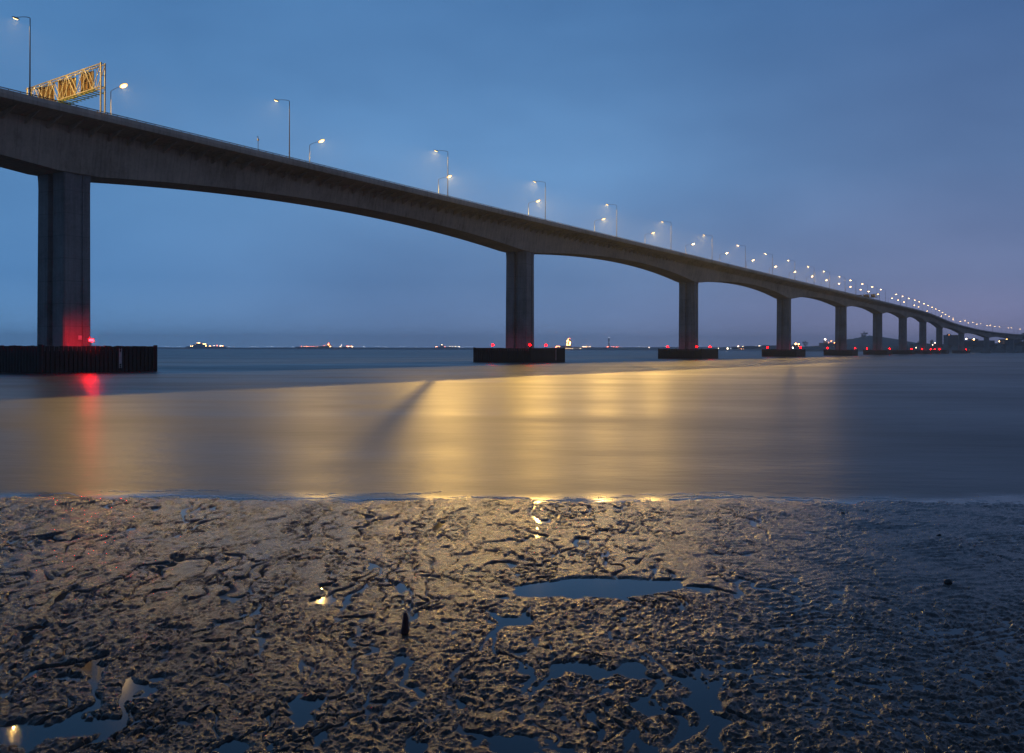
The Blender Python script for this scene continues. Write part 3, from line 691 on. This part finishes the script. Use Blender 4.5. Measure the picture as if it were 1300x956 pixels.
plant('plant_block', 'tall block dotted with yellow lamps between the ninth and tenth piers', 'industrial block', 2480, 1200, 1217, 438, [(1200.5, 1216.5, 425.6), (1203, 1206, 424.2)], wl)
plant('plant_row', 'low row of yellow lit plant just right of the tenth pier', 'industrial block', 2480, 1224, 1257, 438.5, [(1224, 1257, 432.5), (1231, 1240, 430.5)],
      strip(1225, 1256, 434.6, 26, ['far_gold', 'far_gold', 'far_white', 'far_orange'], (.9, 1.7), 1.4) + [(1224.5, 430.2, 'far_white', 1.5), (1234, 430.8, 'far_gold', 1.8), (1231, 435.2, 'far_gold', 2.4), (1239, 434.8, 'far_white', 2.0)])
plant('depot', 'yellow lit depot close to the right edge under the bridge end', 'depot', 2300, 1270, 1294, 438.5, [(1272, 1293, 431.0)], [(1275.5, 431.6, 'far_gold', 2.6), (1278.5, 431.4, 'far_white', 2.8), (1281, 431.6, 'far_gold', 2.2), (1281, 435, 'far_orange', 2.0), (1289.5, 434.6, 'far_orange', 2.2), (1284, 433, 'far_orange', 1.2), (1266, 433.5, 'far_gold', 1.2)])
for k, (a, c, m_, n_) in enumerate([(206, 236, 'far_pale', 5), (288, 332, 'far_pale', 12), (336, 376, 'far_pale', 9), (452, 548, 'far_pale', 16), (586, 600, 'far_pale', 4), (786, 836, 'far_pale', 9)]):
    for _ in range(n_):
        px = R.uniform(a, c); p = at(px, 440.4 + R.uniform(-.9, .4), 6350); o = inst('shore_light', lamp_mesh(m_), None, p); s = R.uniform(.3, .62) * 6350 / F * .6; o.scale = (s, s, s)
        tag(o, 'tiny pale light on the dark shoreline at the horizon', 'light', 'pale lights along the far shore')
for px, py in ((824, 441.2), (1163, 441.5), (1184, 437.8), (1187, 435.2)):
    D = 6350 if px < 900 else 2400; o = inst('shore_light', lamp_mesh('far_white'), None, at(px, py, D)); s = .8 * D / F * .5; o.scale = (s, s, s)
    tag(o, {824: 'brighter white light on the far shore left of the third pier', 1163: 'low white light on the bank left of the eighth pier', 1184: 'lower of two white lights between the eighth and ninth piers', 1187: 'upper of two white lights between the eighth and ninth piers'}[px], 'light')

# ------------------------------------------------------------------ haze
HAZE = 1.15e-4
if HAZE:
    b = MB(); b.box((0, 4650, 69), (19000, 9900 + 800, 140)); t = NT('dusk haze'); t.n.remove(t.p)
    v = t.node('ShaderNodeVolumePrincipled'); v.inputs['Color'].default_value = (.80, .92, 1, 1); v.inputs['Density'].default_value = HAZE; v.inputs['Anisotropy'].default_value = .2
    t.l(v.outputs[0], t.n['Material Output'].inputs['Volume'])
    tag(b.build('haze', t.m), 'pale blue dusk haze over the water', 'haze', kind='stuff')

# ------------------------------------------------------------------ sky and light
W = bpy.data.worlds.new('World'); S.world = W; W.use_nodes = True
wt = W.node_tree; wn = wt.nodes; bg = wn['Background']
tc = wn.new('ShaderNodeTexCoord'); nrm = wn.new('ShaderNodeVectorMath'); nrm.operation = 'NORMALIZE'; wt.links.new(tc.outputs['Generated'], nrm.inputs[0])
sp = wn.new('ShaderNodeSeparateXYZ'); wt.links.new(nrm.outputs[0], sp.inputs[0])
def wramp(stops):
    o = wn.new('ShaderNodeValToRGB'); e = o.color_ramp.elements
    while len(e) < len(stops): e.new(.5)
    for i, (p, c) in enumerate(stops): e[i].position = p; e[i].color = (*c, 1)
    wt.links.new(sp.outputs['Z'], o.inputs['Fac']); return o.outputs['Color']
def lin(r, g, b): return tuple(((c / 255 + .055) / 1.055) ** 2.4 if c > 10 else c / 3294 for c in (r, g, b))
left = wramp([(0, lin(108, 160, 214)), (.035, lin(93, 143, 196)), (.07, lin(80, 130, 184)), (.18, lin(86, 136, 188)), (.34, lin(72, 120, 172)), (.7, lin(60, 96, 144)), (1, lin(54, 82, 122))])
mid = wramp([(0, lin(122, 146, 190)), (.035, lin(108, 139, 186)), (.07, lin(98, 134, 182)), (.18, lin(100, 147, 198)), (.34, lin(82, 128, 180)), (.7, lin(62, 92, 136)), (1, lin(54, 82, 122))])
right = wramp([(0, lin(144, 140, 176)), (.035, lin(126, 132, 173)), (.07, lin(108, 124, 166)), (.18, lin(92, 122, 168)), (.34, lin(64, 100, 150)), (.7, lin(54, 82, 124)), (1, lin(54, 82, 122))])
def mr(a, b, src):
    o = wn.new('ShaderNodeMapRange'); o.interpolation_type = 'SMOOTHSTEP'; o.inputs[1].default_value = a; o.inputs[2].default_value = b; wt.links.new(src, o.inputs[0]); return o.outputs[0]
def wmix(f, a, b, bt='MIX'):
    o = wn.new('ShaderNodeMix'); o.data_type = 'RGBA'; o.blend_type = bt
    for i, q in ((0, f), (6, a), (7, b)):
        if hasattr(q, 'is_linked'): wt.links.new(q, o.inputs[i])
        else: o.inputs[i].default_value = q
    return o.outputs[2]
c1 = wmix(mr(-.55, .05, sp.outputs['X']), left, mid); c2 = wmix(mr(.0, .46, sp.outputs['X']), c1, right)
mp = wn.new('ShaderNodeMapping'); mp.inputs['Scale'].default_value = (2.2, 2.2, 5.5); wt.links.new(nrm.outputs[0], mp.inputs[0])
nz = wn.new('ShaderNodeTexNoise'); nz.inputs['Scale'].default_value = 1.3; nz.inputs['Detail'].default_value = 4; nz.inputs['Roughness'].default_value = .5; wt.links.new(mp.outputs[0], nz.inputs['Vector'])
cr = wn.new('ShaderNodeValToRGB'); cr.color_ramp.elements[0].position = .3; cr.color_ramp.elements[0].color = (.82, .85, .88, 1); cr.color_ramp.elements[1].position = .7; cr.color_ramp.elements[1].color = (1.17, 1.14, 1.11, 1); wt.links.new(nz.outputs['Fac'], cr.inputs['Fac'])
c3 = wmix(1.0, c2, cr.outputs['Color'], 'MULTIPLY')
c3 = wmix(mr(.15, -.6, sp.outputs['Y']), c3, wmix(1.0, c3, (.45, .45, .47, 1), 'MULTIPLY'))      # the sky behind is already darker
sky = wn.new('ShaderNodeTexSky'); sky.sky_type = 'NISHITA'; sky.sun_disc = False; sky.sun_elevation = math.radians(-3); sky.sun_rotation = math.radians(62); sky.air_density = 1.5; sky.dust_density = 2
c4 = wmix(.04, c3, sky.outputs['Color'], 'ADD')
wt.links.new(c4, bg.inputs['Color']); bg.inputs['Strength'].default_value = 1.0

sun = bpy.data.lights.new('sun', 'SUN'); sun.energy = .05; sun.angle = math.radians(60); sun.color = (1, .86, .80)
so = link(bpy.data.objects.new('sun', sun)); so.rotation_euler = Vector((-.75, -.35, -.35)).to_track_quat('-Z', 'Y').to_euler()

cam = bpy.data.cameras.new('camera'); co = link(bpy.data.objects.new('camera', cam)); S.camera = co
cam.sensor_width = 36; cam.lens = F / 1300 * 36; cam.shift_y = -(478 - HZ) / 1300; cam.clip_start = .1; cam.clip_end = 30000
co.location = (0, 0, CAMZ); co.rotation_mode = 'QUATERNION'
co.rotation_quaternion = Matrix.Rotation(ROLL, 4, Vector((0, -1, 0))).to_quaternion() @ Vector((0, 1, 0)).to_track_quat('-Z', 'Y')

S.view_settings.view_transform = 'Standard'; S.view_settings.look = 'None'; S.view_settings.exposure = 0; S.view_settings.gamma = 1
cy = S.cycles; cy.use_denoising = True; cy.denoiser = 'OPENIMAGEDENOISE'; cy.max_bounces = 5; cy.diffuse_bounces = 2; cy.glossy_bounces = 3; cy.transmission_bounces = 2; cy.volume_bounces = 2
cy.caustics_reflective = True; cy.caustics_refractive = False; cy.sample_clamp_indirect = 2; cy.use_light_tree = True
